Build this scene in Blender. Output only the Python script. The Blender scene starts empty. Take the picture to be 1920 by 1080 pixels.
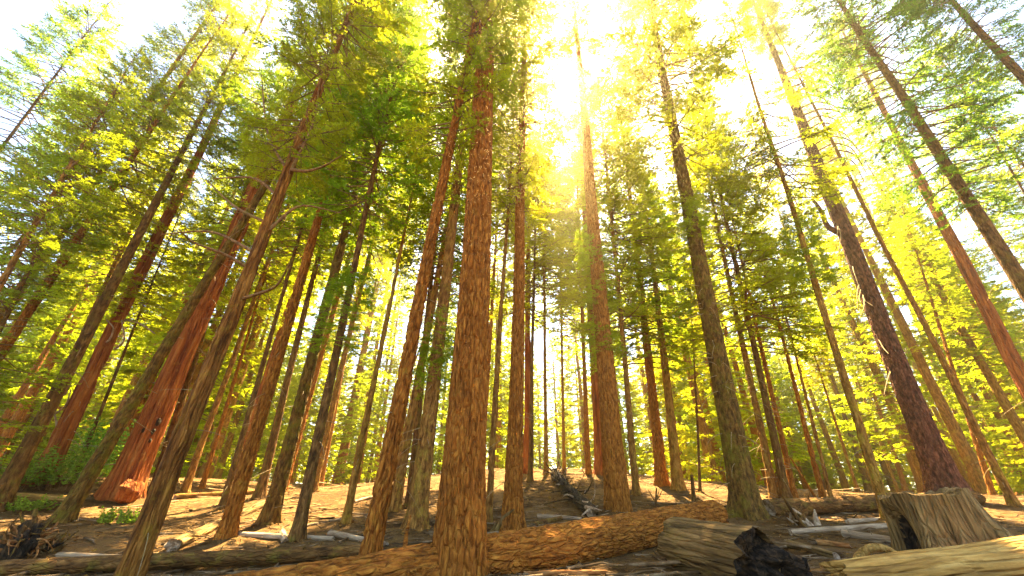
import bpy, math, random
import numpy as np
from mathutils import Vector, Matrix

# ------------------------------------------------------------------ camera
scene = bpy.context.scene
col = scene.collection
FOC, PITCH, CAMZ = 720.0, math.radians(28.2), 1.2      # focal length in photo pixels (1920 wide), upward tilt, eye height
cam_d = bpy.data.cameras.new('camera')
cam = bpy.data.objects.new('camera', cam_d); col.objects.link(cam)
cam_d.sensor_fit = 'HORIZONTAL'; cam_d.sensor_width = 36.0
cam_d.lens = 36.0 * FOC / 1920.0
cam_d.clip_start = 0.05; cam_d.clip_end = 2000
cam.location = (0, 0, CAMZ)
cam.rotation_euler = (math.radians(90) + PITCH, 0, 0)
scene.camera = cam

# ------------------------------------------------------------------ sky, sun, exposure
SUN_AZ, SUN_EL = math.radians(10.7), math.radians(59.8)
SUN_DIR = Vector((math.sin(SUN_AZ) * math.cos(SUN_EL), math.cos(SUN_AZ) * math.cos(SUN_EL), math.sin(SUN_EL)))
world = bpy.data.worlds.new('World'); scene.world = world; world.use_nodes = True
wn = world.node_tree.nodes; wl = world.node_tree.links
sky = wn.new('ShaderNodeTexSky'); sky.sky_type = 'NISHITA'; sky.sun_disc = False
sky.sun_elevation = SUN_EL; sky.sun_rotation = SUN_AZ
sky.dust_density = 0.8; sky.ozone_density = 1.0; sky.air_density = 1.0
wn['Background'].inputs['Strength'].default_value = 0.058
wl.new(sky.outputs[0], wn['Background'].inputs['Color'])
sun_d = bpy.data.lights.new('sun', 'SUN'); sun_d.energy = 5.0; sun_d.angle = math.radians(0.5)
sun_d.color = (1.0, 0.78, 0.42)
sun = bpy.data.objects.new('sun', sun_d); col.objects.link(sun)
sun.rotation_euler = SUN_DIR.to_track_quat('Z', 'Y').to_euler(); sun.location = (10, 40, 80)
scene.view_settings.view_transform = 'Standard'; scene.view_settings.look = 'None'
scene.view_settings.exposure = 3.55; scene.view_settings.gamma = 1.0
cy = scene.cycles
cy.max_bounces = 12; cy.diffuse_bounces = 6; cy.transmission_bounces = 8; cy.glossy_bounces = 1
cy.volume_bounces = 0; cy.transparent_max_bounces = 4
cy.use_denoising = True
cy.sample_clamp_indirect = 6.0
cy.use_adaptive_sampling = True; cy.adaptive_threshold = 0.02
HAZE_DENSITY = 0.0019; HAZE_COLOR = (1.0, 0.85, 0.48); HAZE_G = 0.87

# ------------------------------------------------------------------ numeric helpers
def table(seed, a, b):
    return np.random.RandomState(seed).rand(a, b)
def vnoise(u, v, nu, seed):
    """value noise, periodic in u (0..1, nu cells), free in v"""
    T = table(seed, 128, max(1, nu)); nu = max(1, nu)
    x = np.asarray(u) * nu; y = np.asarray(v, dtype=float)
    xi = np.floor(x).astype(int); yi = np.floor(y).astype(int)
    fx = x - xi; fy = y - yi
    fx = fx * fx * (3 - 2 * fx); fy = fy * fy * (3 - 2 * fy)
    a = T[yi % 128, xi % nu]; b = T[yi % 128, (xi + 1) % nu]
    c = T[(yi + 1) % 128, xi % nu]; d = T[(yi + 1) % 128, (xi + 1) % nu]
    return (a * (1 - fx) + b * fx) * (1 - fy) + (c * (1 - fx) + d * fx) * fy
def snoise(x, y, seed, s):
    return vnoise(np.asarray(x) / (128.0 * s) + 500, np.asarray(y) / s + 5000, 128, seed)
def sstep(t):
    t = np.clip(t, 0, 1); return t * t * (3 - 2 * t)

def terrain(x, y):
    x = np.asarray(x, dtype=float); y = np.asarray(y, dtype=float)
    z = -0.12 + 1.15 * sstep((y - 8.0) / 17.0)
    mound = np.exp(-((x - 2.0) / 15.0) ** 2)
    z = z + mound * (0.12 * sstep((y - 8) / 8) + 1.9 * sstep((y - 16) / 20.0) - 2.2 * sstep((y - 40) / 30.0))
    z = z - 0.25 * sstep((-x - 2) / 8.0) * sstep((16 - y) / 8.0)
    z = z + .95 * sstep((-x - 16.5) / 5.0) * sstep((y - 15) / 5.0) * sstep((60 - y) / 20.0)
    near = np.exp(-((x / 60) ** 2 + (y / 80) ** 2))
    z = z + near * (0.16 * (snoise(x, y, 1, 3.0) - .5) + 0.05 * (snoise(x, y, 2, .8) - .5))
    far = sstep((np.hypot(x, y) - 90) / 120.0)
    return z + far * 3.0 * (snoise(x, y, 3, 60.0) - .3)
def tz(x, y): return float(terrain(np.array([x]), np.array([y]))[0])

def ray(px, py):
    cx = (px - 960) / FOC; c = (540 - py) / FOC
    return np.array([cx, math.cos(PITCH) - c * math.sin(PITCH), math.sin(PITCH) + c * math.cos(PITCH)])
def spot(px, py, far=60.0):
    """where a sight line surveyed in the photograph meets the ground"""
    d = ray(px, py); t = np.linspace(3.0, far / d[1], 3000)
    P = d[None, :] * t[:, None] + np.array([0, 0, CAMZ])
    below = np.nonzero(P[:, 2] < terrain(P[:, 0], P[:, 1]))[0]
    i = below[0] if len(below) else len(t) - 1
    return Vector((P[i, 0], P[i, 1], tz(P[i, 0], P[i, 1])))
def at_depth(px, py, y):
    d = ray(px, py); t = y / d[1]
    return Vector((d[0] * t, y, CAMZ + d[2] * t))
def px_size(p):
    """metres per photo pixel at point p"""
    f = Vector((0, math.cos(PITCH), math.sin(PITCH)))
    return (p - Vector((0, 0, CAMZ))).dot(f) / FOC

# ------------------------------------------------------------------ mesh helpers
def mesh_np(name, verts, faces, mat, smooth=True):
    """verts (N,3); faces: list of equal-size int arrays groups (M,k)"""
    me = bpy.data.meshes.new(name)
    verts = np.ascontiguousarray(verts, dtype=np.float32)
    groups = [np.asarray(f, dtype=np.int32) for f in faces if len(f)]
    loops = np.concatenate([g.ravel() for g in groups])
    sizes = np.concatenate([np.full(len(g), g.shape[1], dtype=np.int32) for g in groups])
    starts = np.concatenate([[0], np.cumsum(sizes)[:-1]]).astype(np.int32)
    me.vertices.add(len(verts)); me.vertices.foreach_set('co', verts.ravel())
    me.loops.add(len(loops)); me.loops.foreach_set('vertex_index', loops)
    me.polygons.add(len(sizes)); me.polygons.foreach_set('loop_start', starts)
    me.polygons.foreach_set('loop_total', sizes)
    if smooth: me.polygons.foreach_set('use_smooth', np.ones(len(sizes), dtype=bool))
    me.update(calc_edges=True)
    if mat: me.materials.append(mat)
    return me
def obj(name, me, parent=None, loc=None, kind=None):
    o = bpy.data.objects.new(name, me); col.objects.link(o)
    if parent is not None: o.parent = parent
    if loc is not None: o.location = loc
    if kind: o['kind'] = kind
    return o
def thing(name, label, cat, loc=(0, 0, 0), group=None):
    o = bpy.data.objects.new(name, None); col.objects.link(o); o.location = loc
    o['label'] = label; o['category'] = cat
    o.empty_display_size = .3
    if group: o['group'] = group
    return o
def tube_arrays(pts, radii, n=5):
    """open tube along points; returns verts, quads, cap tris"""
    pts = np.asarray(pts, dtype=float); k = len(pts)
    t = np.gradient(pts, axis=0); t /= np.linalg.norm(t, axis=1)[:, None] + 1e-9
    ref = np.array([0.31, 0.17, 0.93]) if abs(t[0, 2]) < .8 else np.array([.9, .3, .1])
    a = np.cross(t, ref); a /= np.linalg.norm(a, axis=1)[:, None] + 1e-9
    b = np.cross(t, a)
    th = np.arange(n) / n * 2 * math.pi
    V = pts[:, None, :] + np.asarray(radii)[:, None, None] * (a[:, None, :] * np.cos(th)[None, :, None] + b[:, None, :] * np.sin(th)[None, :, None])
    i = np.arange(k - 1)[:, None] * n; j = np.arange(n)[None, :]; j2 = (j + 1) % n
    q = np.stack([i + j, i + j2, i + n + j2, i + n + j], -1).reshape(-1, 4)
    return V.reshape(-1, 3), q
class Tubes:
    def __init__(s): s.v = []; s.q = []; s.n = 0
    def add(s, pts, radii, n=4):
        v, q = tube_arrays(pts, radii, n); s.v.append(v); s.q.append(q + s.n); s.n += len(v)
    def mesh(s, name, mat): return mesh_np(name, np.concatenate(s.v), [np.concatenate(s.q)], mat)

# ------------------------------------------------------------------ materials
def new_mat(name):
    m = bpy.data.materials.new(name); m.use_nodes = True
    return m, m.node_tree.nodes, m.node_tree.links, m.node_tree.nodes['Principled BSDF']
def ramp(N, L, src, stops):
    r = N.new('ShaderNodeValToRGB'); e = r.color_ramp.elements
    while len(e) < len(stops): e.new(.5)
    for k, (p, c) in enumerate(stops):
        e[k].position = p; e[k].color = (*c, 1)
    L.new(src, r.inputs[0]); return r.outputs[0]
def coords(N, L, scale, rnd=True):
    tc = N.new('ShaderNodeTexCoord'); mp = N.new('ShaderNodeMapping'); mp.inputs['Scale'].default_value = scale
    if rnd:
        oi = N.new('ShaderNodeObjectInfo'); ml = N.new('ShaderNodeMath'); ml.operation = 'MULTIPLY'; ml.inputs[1].default_value = 37.0
        L.new(oi.outputs['Random'], ml.inputs[0]); ad = N.new('ShaderNodeVectorMath'); ad.operation = 'ADD'
        L.new(tc.outputs['Object'], ad.inputs[0]); L.new(ml.outputs[0], ad.inputs[1]); L.new(ad.outputs[0], mp.inputs[0])
    else: L.new(tc.outputs['Object'], mp.inputs[0])
    return mp.outputs[0]
def noise(N, L, vec, scale, detail=4, rough=.6):
    n = N.new('ShaderNodeTexNoise'); n.inputs['Scale'].default_value = scale; n.inputs['Detail'].default_value = detail
    n.inputs['Roughness'].default_value = rough; L.new(vec, n.inputs['Vector']); return n.outputs[0]
def mixc(N, L, fac, a, b):
    m = N.new('ShaderNodeMix'); m.data_type = 'RGBA'
    if isinstance(fac, float): m.inputs[0].default_value = fac
    else: L.new(fac, m.inputs[0])
    for s, k in ((a, 6), (b, 7)):
        if isinstance(s, tuple): m.inputs[k].default_value = (*s, 1)
        else: L.new(s, m.inputs[k])
    return m.outputs[2]
def bark_mat(name, dark, mid, light, lichen, lichen_amt, stretch, vor, bump=.6, dist=.02, ns=14):
    m, N, L, B = new_mat(name)
    v1 = coords(N, L, (1, 1, stretch))
    n1 = noise(N, L, v1, ns, 6, .65)
    c = ramp(N, L, n1, [(.36, dark), (.5, mid), (.64, light)])
    v2 = coords(N, L, (1, 1, 1))
    n2 = noise(N, L, v2, 1.1, 4, .6)
    c = mixc(N, L, ramp(N, L, n2, [(.45, (0, 0, 0)), (.7, (.6, .6, .6))]), c, tuple(x * .5 + y * .5 for x, y in zip(dark, mid)))
    n3 = noise(N, L, v2, 2.3, 7, .75)
    fac = ramp(N, L, n3, [(.62 - .3 * lichen_amt, (0, 0, 0)), (.80 - .3 * lichen_amt, (.8, .8, .8))])
    c = mixc(N, L, fac, c, lichen)
    L.new(c, B.inputs['Base Color']); B.inputs['Roughness'].default_value = .9
    B.inputs['Specular IOR Level'].default_value = .15
    vo = N.new('ShaderNodeTexVoronoi'); vo.feature = 'DISTANCE_TO_EDGE'; vo.inputs['Scale'].default_value = vor
    wv = N.new('ShaderNodeVectorMath'); wv.operation = 'ADD'; sc = N.new('ShaderNodeVectorMath'); sc.operation = 'SCALE'; sc.inputs['Scale'].default_value = .12
    nz = N.new('ShaderNodeTexNoise'); nz.inputs['Scale'].default_value = 5; L.new(v1, nz.inputs['Vector'])
    L.new(nz.outputs['Color'], sc.inputs[0]); L.new(v1, wv.inputs[0]); L.new(sc.outputs[0], wv.inputs[1]); L.new(wv.outputs[0], vo.inputs['Vector'])
    mr = N.new('ShaderNodeMapRange'); mr.inputs['From Max'].default_value = .16; L.new(vo.outputs['Distance'], mr.inputs['Value'])
    ad = N.new('ShaderNodeMath'); ad.operation = 'ADD'; L.new(mr.outputs[0], ad.inputs[0]); L.new(n1, ad.inputs[1])
    bp = N.new('ShaderNodeBump'); bp.inputs['Strength'].default_value = bump; bp.inputs['Distance'].default_value = dist
    L.new(ad.outputs[0], bp.inputs['Height']); L.new(bp.outputs[0], B.inputs['Normal'])
    return m
M = {}
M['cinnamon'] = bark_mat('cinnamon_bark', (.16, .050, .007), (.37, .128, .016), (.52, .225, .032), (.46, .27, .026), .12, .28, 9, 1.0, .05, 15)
M['fir'] = bark_mat('fir_bark', (0.093, 0.040, 0.010), (0.264, 0.118, 0.024), (0.464, 0.240, 0.054), (0.400, 0.280, 0.032), .35, .30, 12, .8, .03, 11)
M['moss'] = bark_mat('mossy_bark', (0.051, 0.026, 0.007), (0.152, 0.076, 0.015), (0.291, 0.158, 0.032), (0.185, 0.158, 0.012), .50, .35, 12, .8, .03, 10)
M['redwood'] = bark_mat('redwood_bark', (0.124, 0.028, 0.009), (0.349, 0.094, 0.020), (0.506, 0.193, 0.042), (0.473, 0.248, 0.053), .15, .10, 9, .9, .05, 5)
M['pine'] = bark_mat('dark_pine_bark', (0.043, 0.018, 0.012), (0.135, 0.057, 0.032), (0.297, 0.128, 0.068), (0.243, 0.115, 0.047), .15, .40, 8, .9, .05, 8)
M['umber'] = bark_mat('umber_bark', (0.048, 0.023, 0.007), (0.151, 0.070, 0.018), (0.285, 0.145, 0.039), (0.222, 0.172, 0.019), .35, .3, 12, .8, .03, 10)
M['tan'] = bark_mat('tan_bark', (0.121, 0.054, 0.009), (0.304, 0.146, 0.024), (0.486, 0.270, 0.054), (0.405, 0.297, 0.027), .35, .3, 12, .8, .03, 10)
M['cedar'] = bark_mat('cedar_bark', (0.071, 0.026, 0.005), (0.223, 0.087, 0.015), (0.421, 0.194, 0.036), (0.293, 0.194, 0.017), .28, .14, 12, .9, .04, 9)
M['deadwood'] = bark_mat('weathered_wood', (.20, .13, .07), (.38, .27, .16), (.55, .42, .28), (.30, .20, .10), .2, .12, 10, .5)
M['driftwood'] = bark_mat('golden_weathered_wood', (0.196, 0.097, 0.020), (0.460, 0.259, 0.060), (0.620, 0.389, 0.112), (0.299, 0.162, 0.040), .35, .08, 8, .9, .04, 8)
M['greywood'] = bark_mat('grey_weathered_wood', (0.060, 0.036, 0.013), (0.204, 0.121, 0.040), (0.360, 0.221, 0.080), (0.228, 0.158, 0.032), .3, .10, 9, .9, .04, 9)
M['stumpwood'] = bark_mat('stump_wood', (0.115, 0.065, 0.022), (0.253, 0.152, 0.052), (0.380, 0.242, 0.090), (0.196, 0.126, 0.027), .3, .10, 9, 1.0, .05, 8)
M['char'] = bark_mat('charred_wood', (.010, .008, .006), (.028, .019, .012), (.09, .055, .028), (.15, .08, .025), .3, .4, 10, .9, .03)
M['twig'] = bark_mat('dead_twig', (.20, .13, .06), (.34, .24, .12), (.46, .35, .19), (.40, .34, .08), .4, .5, 10, .2)
M['litter'] = bark_mat('litter_twig', (.05, .026, .010), (.16, .095, .04), (.38, .27, .15), (.12, .06, .02), .4, 1, 10, .2, .02, 1.2)
M['limb'] = bark_mat('limb_bark', (0.091, 0.046, 0.016), (0.221, 0.117, 0.046), (0.338, 0.195, 0.078), (0.260, 0.221, 0.052), .4, .5, 10, .2)
M['rootwood'] = bark_mat('root_wood', (.13, .045, .012), (.33, .14, .04), (.50, .27, .10), (.45, .26, .08), .3, .2, 10, .6)

def leaf_mat(name, refl, trans):
    m, N, L, B = new_mat(name)
    out = N['Material Output']; N.remove(B)
    oi = N.new('ShaderNodeObjectInfo')
    tc = N.new('ShaderNodeTexCoord')
    n = noise(N, L, tc.outputs['Object'], .9, 3, .6)
    hs = N.new('ShaderNodeHueSaturation'); hs2 = N.new('ShaderNodeHueSaturation')
    val = ramp(N, L, n, [(.3, (.62, .62, .62)), (.7, (1.35, 1.35, 1.35))])
    hm = N.new('ShaderNodeMapRange'); hm.inputs['To Min'].default_value = .480; hm.inputs['To Max'].default_value = .525
    L.new(oi.outputs['Random'], hm.inputs['Value'])
    for h, c in ((hs, refl), (hs2, trans)):
        h.inputs['Color'].default_value = (*c, 1); L.new(val, h.inputs['Value']); L.new(hm.outputs[0], h.inputs['Hue'])
    d = N.new('ShaderNodeBsdfDiffuse'); t = N.new('ShaderNodeBsdfTranslucent'); a = N.new('ShaderNodeAddShader')
    L.new(hs.outputs[0], d.inputs[0]); L.new(hs2.outputs[0], t.inputs[0])
    L.new(d.outputs[0], a.inputs[0]); L.new(t.outputs[0], a.inputs[1]); L.new(a.outputs[0], out.inputs['Surface'])
    return m
M['leaf'] = leaf_mat('needle_green', (.085, .118, .008), (.27, .32, .011))
M['leaf_dark'] = leaf_mat('needle_deep_green', (.060, .100, .010), (.17, .235, .012))
M['leaf_gold'] = leaf_mat('needle_yellow_green', (.105, .122, .007), (.305, .335, .010))
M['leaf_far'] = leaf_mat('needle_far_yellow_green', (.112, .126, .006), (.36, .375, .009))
M['leaf_brown'] = leaf_mat('needle_dead_brown', (.16, .075, .03), (.16, .07, .025))
M['herb'] = leaf_mat('herb_green', (.09, .14, .02), (.16, .24, .02))

def ground_mat():
    m, N, L, B = new_mat('forest_floor')
    v = coords(N, L, (1, 1, 1), False)
    n1 = noise(N, L, v, .5, 7, .7); n2 = noise(N, L, v, 4.0, 8, .75); n3 = noise(N, L, v, 28, 5, .7)
    c = ramp(N, L, n2, [(.3, (.026, .012, .003)), (.5, (.088, .044, .012)), (.72, (.19, .105, .032))])
    c2 = ramp(N, L, n3, [(.35, (.11, .058, .018)), (.7, (.26, .155, .058))])
    c = mixc(N, L, ramp(N, L, n1, [(.44, (0, 0, 0)), (.54, (.9, .9, .9))]), c, c2)
    L.new(c, B.inputs['Base Color']); B.inputs['Roughness'].default_value = .95; B.inputs['Specular IOR Level'].default_value = .1
    ad = N.new('ShaderNodeMath'); ad.operation = 'ADD'; L.new(n2, ad.inputs[0]); L.new(n3, ad.inputs[1])
    bp = N.new('ShaderNodeBump'); bp.inputs['Strength'].default_value = .8; bp.inputs['Distance'].default_value = .06
    L.new(ad.outputs[0], bp.inputs['Height']); L.new(bp.outputs[0], B.inputs['Normal'])
    return m
M['ground'] = ground_mat()

# ------------------------------------------------------------------ the ground
def build_ground():
    n = 340
    u = np.linspace(-1, 1, n)
    w = 34 * u + 190 * np.sign(u) * np.abs(u) ** 4
    X, Y = np.meshgrid(w, w + 14, indexing='ij')
    Z = terrain(X, Y)
    V = np.stack([X, Y, Z], -1).reshape(-1, 3)
    i = np.arange(n - 1)[:, None] * n; j = np.arange(n - 1)[None, :]
    q = np.stack([i + j, i + n + j, i + n + j + 1, i + j + 1], -1).reshape(-1, 4)
    obj('ground', mesh_np('ground', V, [q], M['ground']), kind='structure')
build_ground()

# ------------------------------------------------------------------ trunks
def profile(h, H, r0):
    h = np.maximum(h, 0)
    return r0 * (0.76 + .24 * np.exp(-h / 3.0)) * np.clip(1 - .93 * (h / H) ** 1.6, .03, 1)
BARK = {  # cell width, cell height, depth, sharpness
    'cinnamon': (.068, .24, .048, 'plate'), 'fir': (.08, .35, .034, 'plate'), 'moss': (.08, .32, .034, 'plate'),
    'redwood': (.15, 3.2, .085, 'flute'), 'pine': (.11, .34, .055, 'plate'), 'umber': (.07, .25, .012, 'plate'),
    'tan': (.075, 1.1, .030, 'flute'), 'greywood': (.06, 1.2, .015, 'flute'), 'deadwood': (.06, .9, .008, 'flute'), 'driftwood': (.08, 1.6, .012, 'flute'),
    'cedar': (.085, 1.3, .040, 'flute'), 'char': (.07, .16, .03, 'plate'), 'rootwood': (.05, .6, .01, 'flute')}
def bark_disp(u, h, circ, bark, seed):
    cw, ch, dep, kind = BARK[bark]
    nu = max(5, int(circ / cw))
    if kind == 'plate':
        wob = .35 / nu * (vnoise(u, h / (ch * 2), max(3, nu // 3), seed + 5) - .5) * 4
        n = vnoise((u + wob) % 1.0, h / ch, nu, seed)
        d = np.minimum(1, 2.6 * np.abs(2 * n - 1)) - .6
        return dep * d + dep * .5 * (vnoise(u, h / (ch * .35), nu * 2, seed + 9) - .5)
    wob = .6 / nu * (vnoise(u, h / ch * 2.5, max(3, nu // 3), seed + 5) - .5) * 3
    n = vnoise((u + wob) % 1.0, h / ch, nu, seed); n2 = vnoise((u + wob) % 1.0, h / (ch * .4), nu * 3, seed + 3)
    return dep * (np.minimum(1, 2.2 * np.abs(2 * n - 1)) - .6) + dep * .35 * (n2 - .5)
def trunk_mesh(name, H, r0, bark, seed, seg, dh, hfine, flare=.35, lobes=6, sway=.05, zlow=-.6):
    hs = [zlow]
    while hs[-1] < hfine: hs.append(hs[-1] + dh)
    rest = np.linspace(0, 1, max(6, int((H - hfine) / (dh * 6))) + 1)[1:]
    h = np.concatenate([np.array(hs), hfine + dh + (H - hfine - dh) * rest])
    u = np.arange(seg) / seg
    U, Hh = np.meshgrid(u, h, indexing='xy')
    r = profile(Hh, H, r0)
    ph = seed * 1.7
    fl = flare * np.exp(-np.maximum(Hh, 0) / (.9 * r0 + .12))
    lob = 1 + .45 * np.sin(lobes * U * 2 * math.pi + ph) + .25 * np.sin((lobes - 2) * U * 2 * math.pi + 2 * ph)
    r = r * (1 + fl * lob) * (1 + .06 * (vnoise(U, Hh / 2.2, 4, seed + 20) - .5))
    fade = np.clip(r / (r0 * .5), .2, 1)
    r = r + bark_disp(U, Hh, 2 * math.pi * r0, bark, seed) * fade
    cx = sway * (vnoise(h * 0, h / 7.0, 1, seed + 30) - .5) * 2; cyy = sway * (vnoise(h * 0, h / 7.0, 1, seed + 31) - .5) * 2
    w = sstep(h / 3.0); cx = cx * w; cyy = cyy * w
    V = np.stack([r * np.cos(U * 2 * math.pi) + cx[:, None], r * np.sin(U * 2 * math.pi) + cyy[:, None], Hh], -1).reshape(-1, 3)
    i = np.arange(len(h) - 1)[:, None] * seg; j = np.arange(seg)[None, :]; j2 = (j + 1) % seg
    q = np.stack([i + j, i + j2, i + seg + j2, i + seg + j], -1).reshape(-1, 4)
    top = len(V); V = np.vstack([V, [[cx[-1], cyy[-1], H + .1]]])
    k = (len(h) - 1) * seg
    t = np.stack([k + np.arange(seg), k + (np.arange(seg) + 1) % seg, np.full(seg, top)], -1)
    return mesh_np(name, V, [q, t], M[bark])

# ------------------------------------------------------------------ crowns: limbs carrying many needle sprays
def branch_template(rs, Lb, leaf, dens, curl):
    """one branch along +x; returns leaf triangles (n,3,3) and limb polyline"""
    s = np.linspace(0, 1, 9)
    side = rs.uniform(-.12, .12)
    line = np.stack([s * Lb, side * Lb * s ** 2, Lb * (-.10 * s - .30 * curl * s ** 2 + .26 * curl * s ** 4)], -1)
    tris = []; subs = []
    nb = max(4, int(Lb * dens))
    for k in range(nb):
        a = rs.uniform(.38, 1.0) if k % 3 else rs.uniform(.6, 1.0)
        p0 = np.array([np.interp(a, s, line[:, c]) for c in range(3)])
        sg = 1 if k % 2 else -1
        ang = sg * rs.uniform(.55, 1.15)
        if a > .93: ang *= .3
        ln = (0.22 + .34 * Lb * (1.05 - a)) * rs.uniform(.6, 1.15)
        ln = min(ln, 1.3)
        d = np.array([math.cos(ang), math.sin(ang), rs.uniform(-.35, .18)]); d /= np.linalg.norm(d)
        perp = np.array([-d[1], d[0], 0]); perp /= np.linalg.norm(perp)
        m = max(6, int(ln / (leaf * .33)))
        tt = np.sort(rs.uniform(.05, 1, m))
        droop = np.zeros((m, 3)); droop[:, 2] = -.18 * ln * tt ** 2
        b = p0 + d * (ln * tt)[:, None] + droop
        sgn = np.where(np.arange(m) % 2, 1.0, -1.0)
        ld = d * rs.uniform(.45, .9, m)[:, None] + perp * (sgn * rs.uniform(.4, .9, m))[:, None] + np.stack([np.zeros(m), np.zeros(m), rs.uniform(-.5, .35, m)], -1)
        ld /= np.linalg.norm(ld, axis=1)[:, None]
        lw = np.cross(ld, np.array([0, 0, 1.0]) + rs.uniform(-.8, .8, (m, 3))); lw /= np.linalg.norm(lw, axis=1)[:, None] + 1e-6
        ll = leaf * rs.uniform(.65, 1.3, m)[:, None]; wd = ll * rs.uniform(.16, .26, m)[:, None]
        tris.append(np.stack([b - lw * wd, b + lw * wd, b + ld * ll], 1))
        subs.append((p0, p0 + d * ln * .8 + np.array([0, 0, -.1 * ln])))
    return np.concatenate(tris), line, subs
def crown_proto(name, length, radius, nbranch, seed, leaf=.105, dens=13, shape='cone', clump=.5, curl=1.0, limbs=True, base_thin=.25):
    rs = np.random.RandomState(seed)
    T = [branch_template(rs, Lb, leaf, dens, curl) for Lb in (1.0, 1.0, 1.7, 1.7, 2.4, 2.4, 3.1, 3.1)]
    TL = np.array([1.0, 1.0, 1.7, 1.7, 2.4, 2.4, 3.1, 3.1])
    out = []; tub = Tubes(); az = 0
    clumps = rs.uniform(0, 1, 40)
    for k in range(nbranch):
        f = (k + rs.uniform(0, 1)) / nbranch
        f = f ** .93
        z = f * length
        if shape == 'cone': R = radius * (1 - f) ** .75 * (1 - base_thin * math.exp(-f * 14)) + .18
        elif shape == 'column': R = radius * (1 - f ** 3) ** .7 * (1 - .6 * math.exp(-f * 8)) + .15
        else: R = radius * (.55 + .45 * math.sin(f * 9 + seed)) * (1 - f ** 2.5) ** .7 + .2
        az += 2.399 + rs.uniform(-.5, .5)
        gate = vnoise(np.array([(az / (2 * math.pi)) % 1]), np.array([z / 2.2]), 5, seed + 50)[0]
        if gate < clump * .55: continue
        R *= rs.uniform(.6, 1.12) * (.75 + .5 * gate)
        c = rs.randint(2) + 2 * int(np.argmin(np.abs(TL[::2] - R)))
        tri, line, subs = T[c]; sc = R / TL[c]
        sc_leaf = sc
        pit = .55 * f - .12 + rs.uniform(-.15, .15)
        roll = rs.uniform(-.35, .35)
        Rm = np.array(Matrix.Rotation(az, 3, 'Z') @ Matrix.Rotation(-pit, 3, 'Y') @ Matrix.Rotation(roll, 3, 'X'))
        out.append((tri * sc_leaf) @ Rm.T + np.array([0, 0, z]))
        if limbs:
            P = (line * sc) @ Rm.T + np.array([0, 0, z])
            tub.add(P[::2], np.linspace(.012 + .011 * R, .004, len(P[::2])), 3)
            for a, b in subs[::2]:
                ab = (np.array([a, b]) * sc) @ Rm.T + np.array([0, 0, z])
                tub.add(ab, [.006, .003], 3)
    tri = np.concatenate(out)
    if shape != 'far':
        pass
    me = mesh_np(name, tri.reshape(-1, 3), [np.arange(len(tri) * 3).reshape(-1, 3)], None, False)
    lm = tub.mesh(name + '_limbs', M['limb']) if limbs else None
    return me, lm, length
P = {}
for k in range(2):
    P['tall', k] = crown_proto('tall_crown', 26, 3.3, 360, 100 + k, shape='column', clump=.66)
    P['slim', k] = crown_proto('slim_crown', 15, 2.0, 270, 110 + k, clump=.56, dens=12)
    P['column', k] = crown_proto('column_crown', 20, 2.5, 290, 120 + k, shape='column', clump=.7)
    P['open', k] = crown_proto('open_crown', 18, 3.0, 230, 130 + k, shape='tiers', clump=.8)
    P['short', k] = crown_proto('short_crown', 8, 1.7, 150, 140 + k, clump=.5)
for k in range(4):
    P['far', k] = crown_proto('far_crown', 26, 3.4, 330, 150 + k, leaf=.26, dens=7, clump=.5, limbs=(k < 2), base_thin=.05)
def leaf_obj(name, kind, k, leafm, root, loc):
    """a crown object sharing the mesh of its kind, its needles coloured per object"""
    me = P[kind, k][0]
    if not me.materials: me.materials.append(M['leaf'])
    o = obj(name, me, root, loc)
    o.material_slots[0].link = 'OBJECT'; o.material_slots[0].material = M[leafm]
    return o

TREES = []
def lean_matrix(d):
    return d.to_track_quat('Z', 'Y').to_euler()
def add_crowns(root, H, h0, kind, k, leafm, top, r_scale=1.0, rs=random):
    """crown from h0 up to top on a tree (local z along the stem)"""
    me, lm, ln = P[kind, k]
    need = top - h0
    s = need / ln
    o = leaf_obj('crown', kind, k, leafm, root, (0, 0, h0))
    rz = rs.uniform(0, 6.28)
    wid = max(.55, min(1.5, s)) * r_scale
    o.scale = (wid, wid, s); o.rotation_euler = (0, 0, rz)
    if lm is not None:
        l = obj('limbs', lm, root, (0, 0, h0), kind='stuff'); l.scale = o.scale; l.rotation_euler = o.rotation_euler
    return o
def dead_twigs(root, H, r0, seed, n, h0, h1, ln, az_bias=None, mat='twig', thick=.012):
    rs = np.random.RandomState(seed); tb = Tubes()
    for _ in range(n):
        h = rs.uniform(h0, h1); az = rs.uniform(0, 6.28) if az_bias is None else rs.normal(az_bias, .8)
        L = ln * rs.uniform(.4, 1.2); r = float(profile(np.array(h), H, r0)) * .9
        d = np.array([math.cos(az), math.sin(az), rs.uniform(-.5, .2)])
        s = np.linspace(0, 1, 5)
        bend = rs.uniform(-.6, .1)
        pts = np.array([d[0] * r, d[1] * r, h]) + d * (s * L)[:, None] + np.stack([rs.uniform(-.12, .12) * L * s ** 2, rs.uniform(-.12, .12) * L * s ** 2, bend * L * s ** 2], -1)
        tb.add(pts, np.linspace(thick, thick * .35, 5), 3)
    return obj('dead_twigs', tb.mesh('dead_twigs', M[mat]), root, kind='stuff')
def limb(root, name, pts, r0, r1, mat='limb', n=7):
    pts = np.array(pts, dtype=float)
    t = np.linspace(0, 1, len(pts)); tt = np.linspace(0, 1, 4 * len(pts))
    # smooth interpolation of the joints
    P2 = np.stack([np.interp(tt, t, pts[:, c]) for c in range(3)], -1)
    for _ in range(3): P2[1:-1] = (P2[:-2] + 2 * P2[1:-1] + P2[2:]) / 4
    v, q = tube_arrays(P2, np.linspace(r0, r1, len(P2)), n)
    return obj(name, mesh_np(name, v, [q], M[mat]), root)

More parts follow.
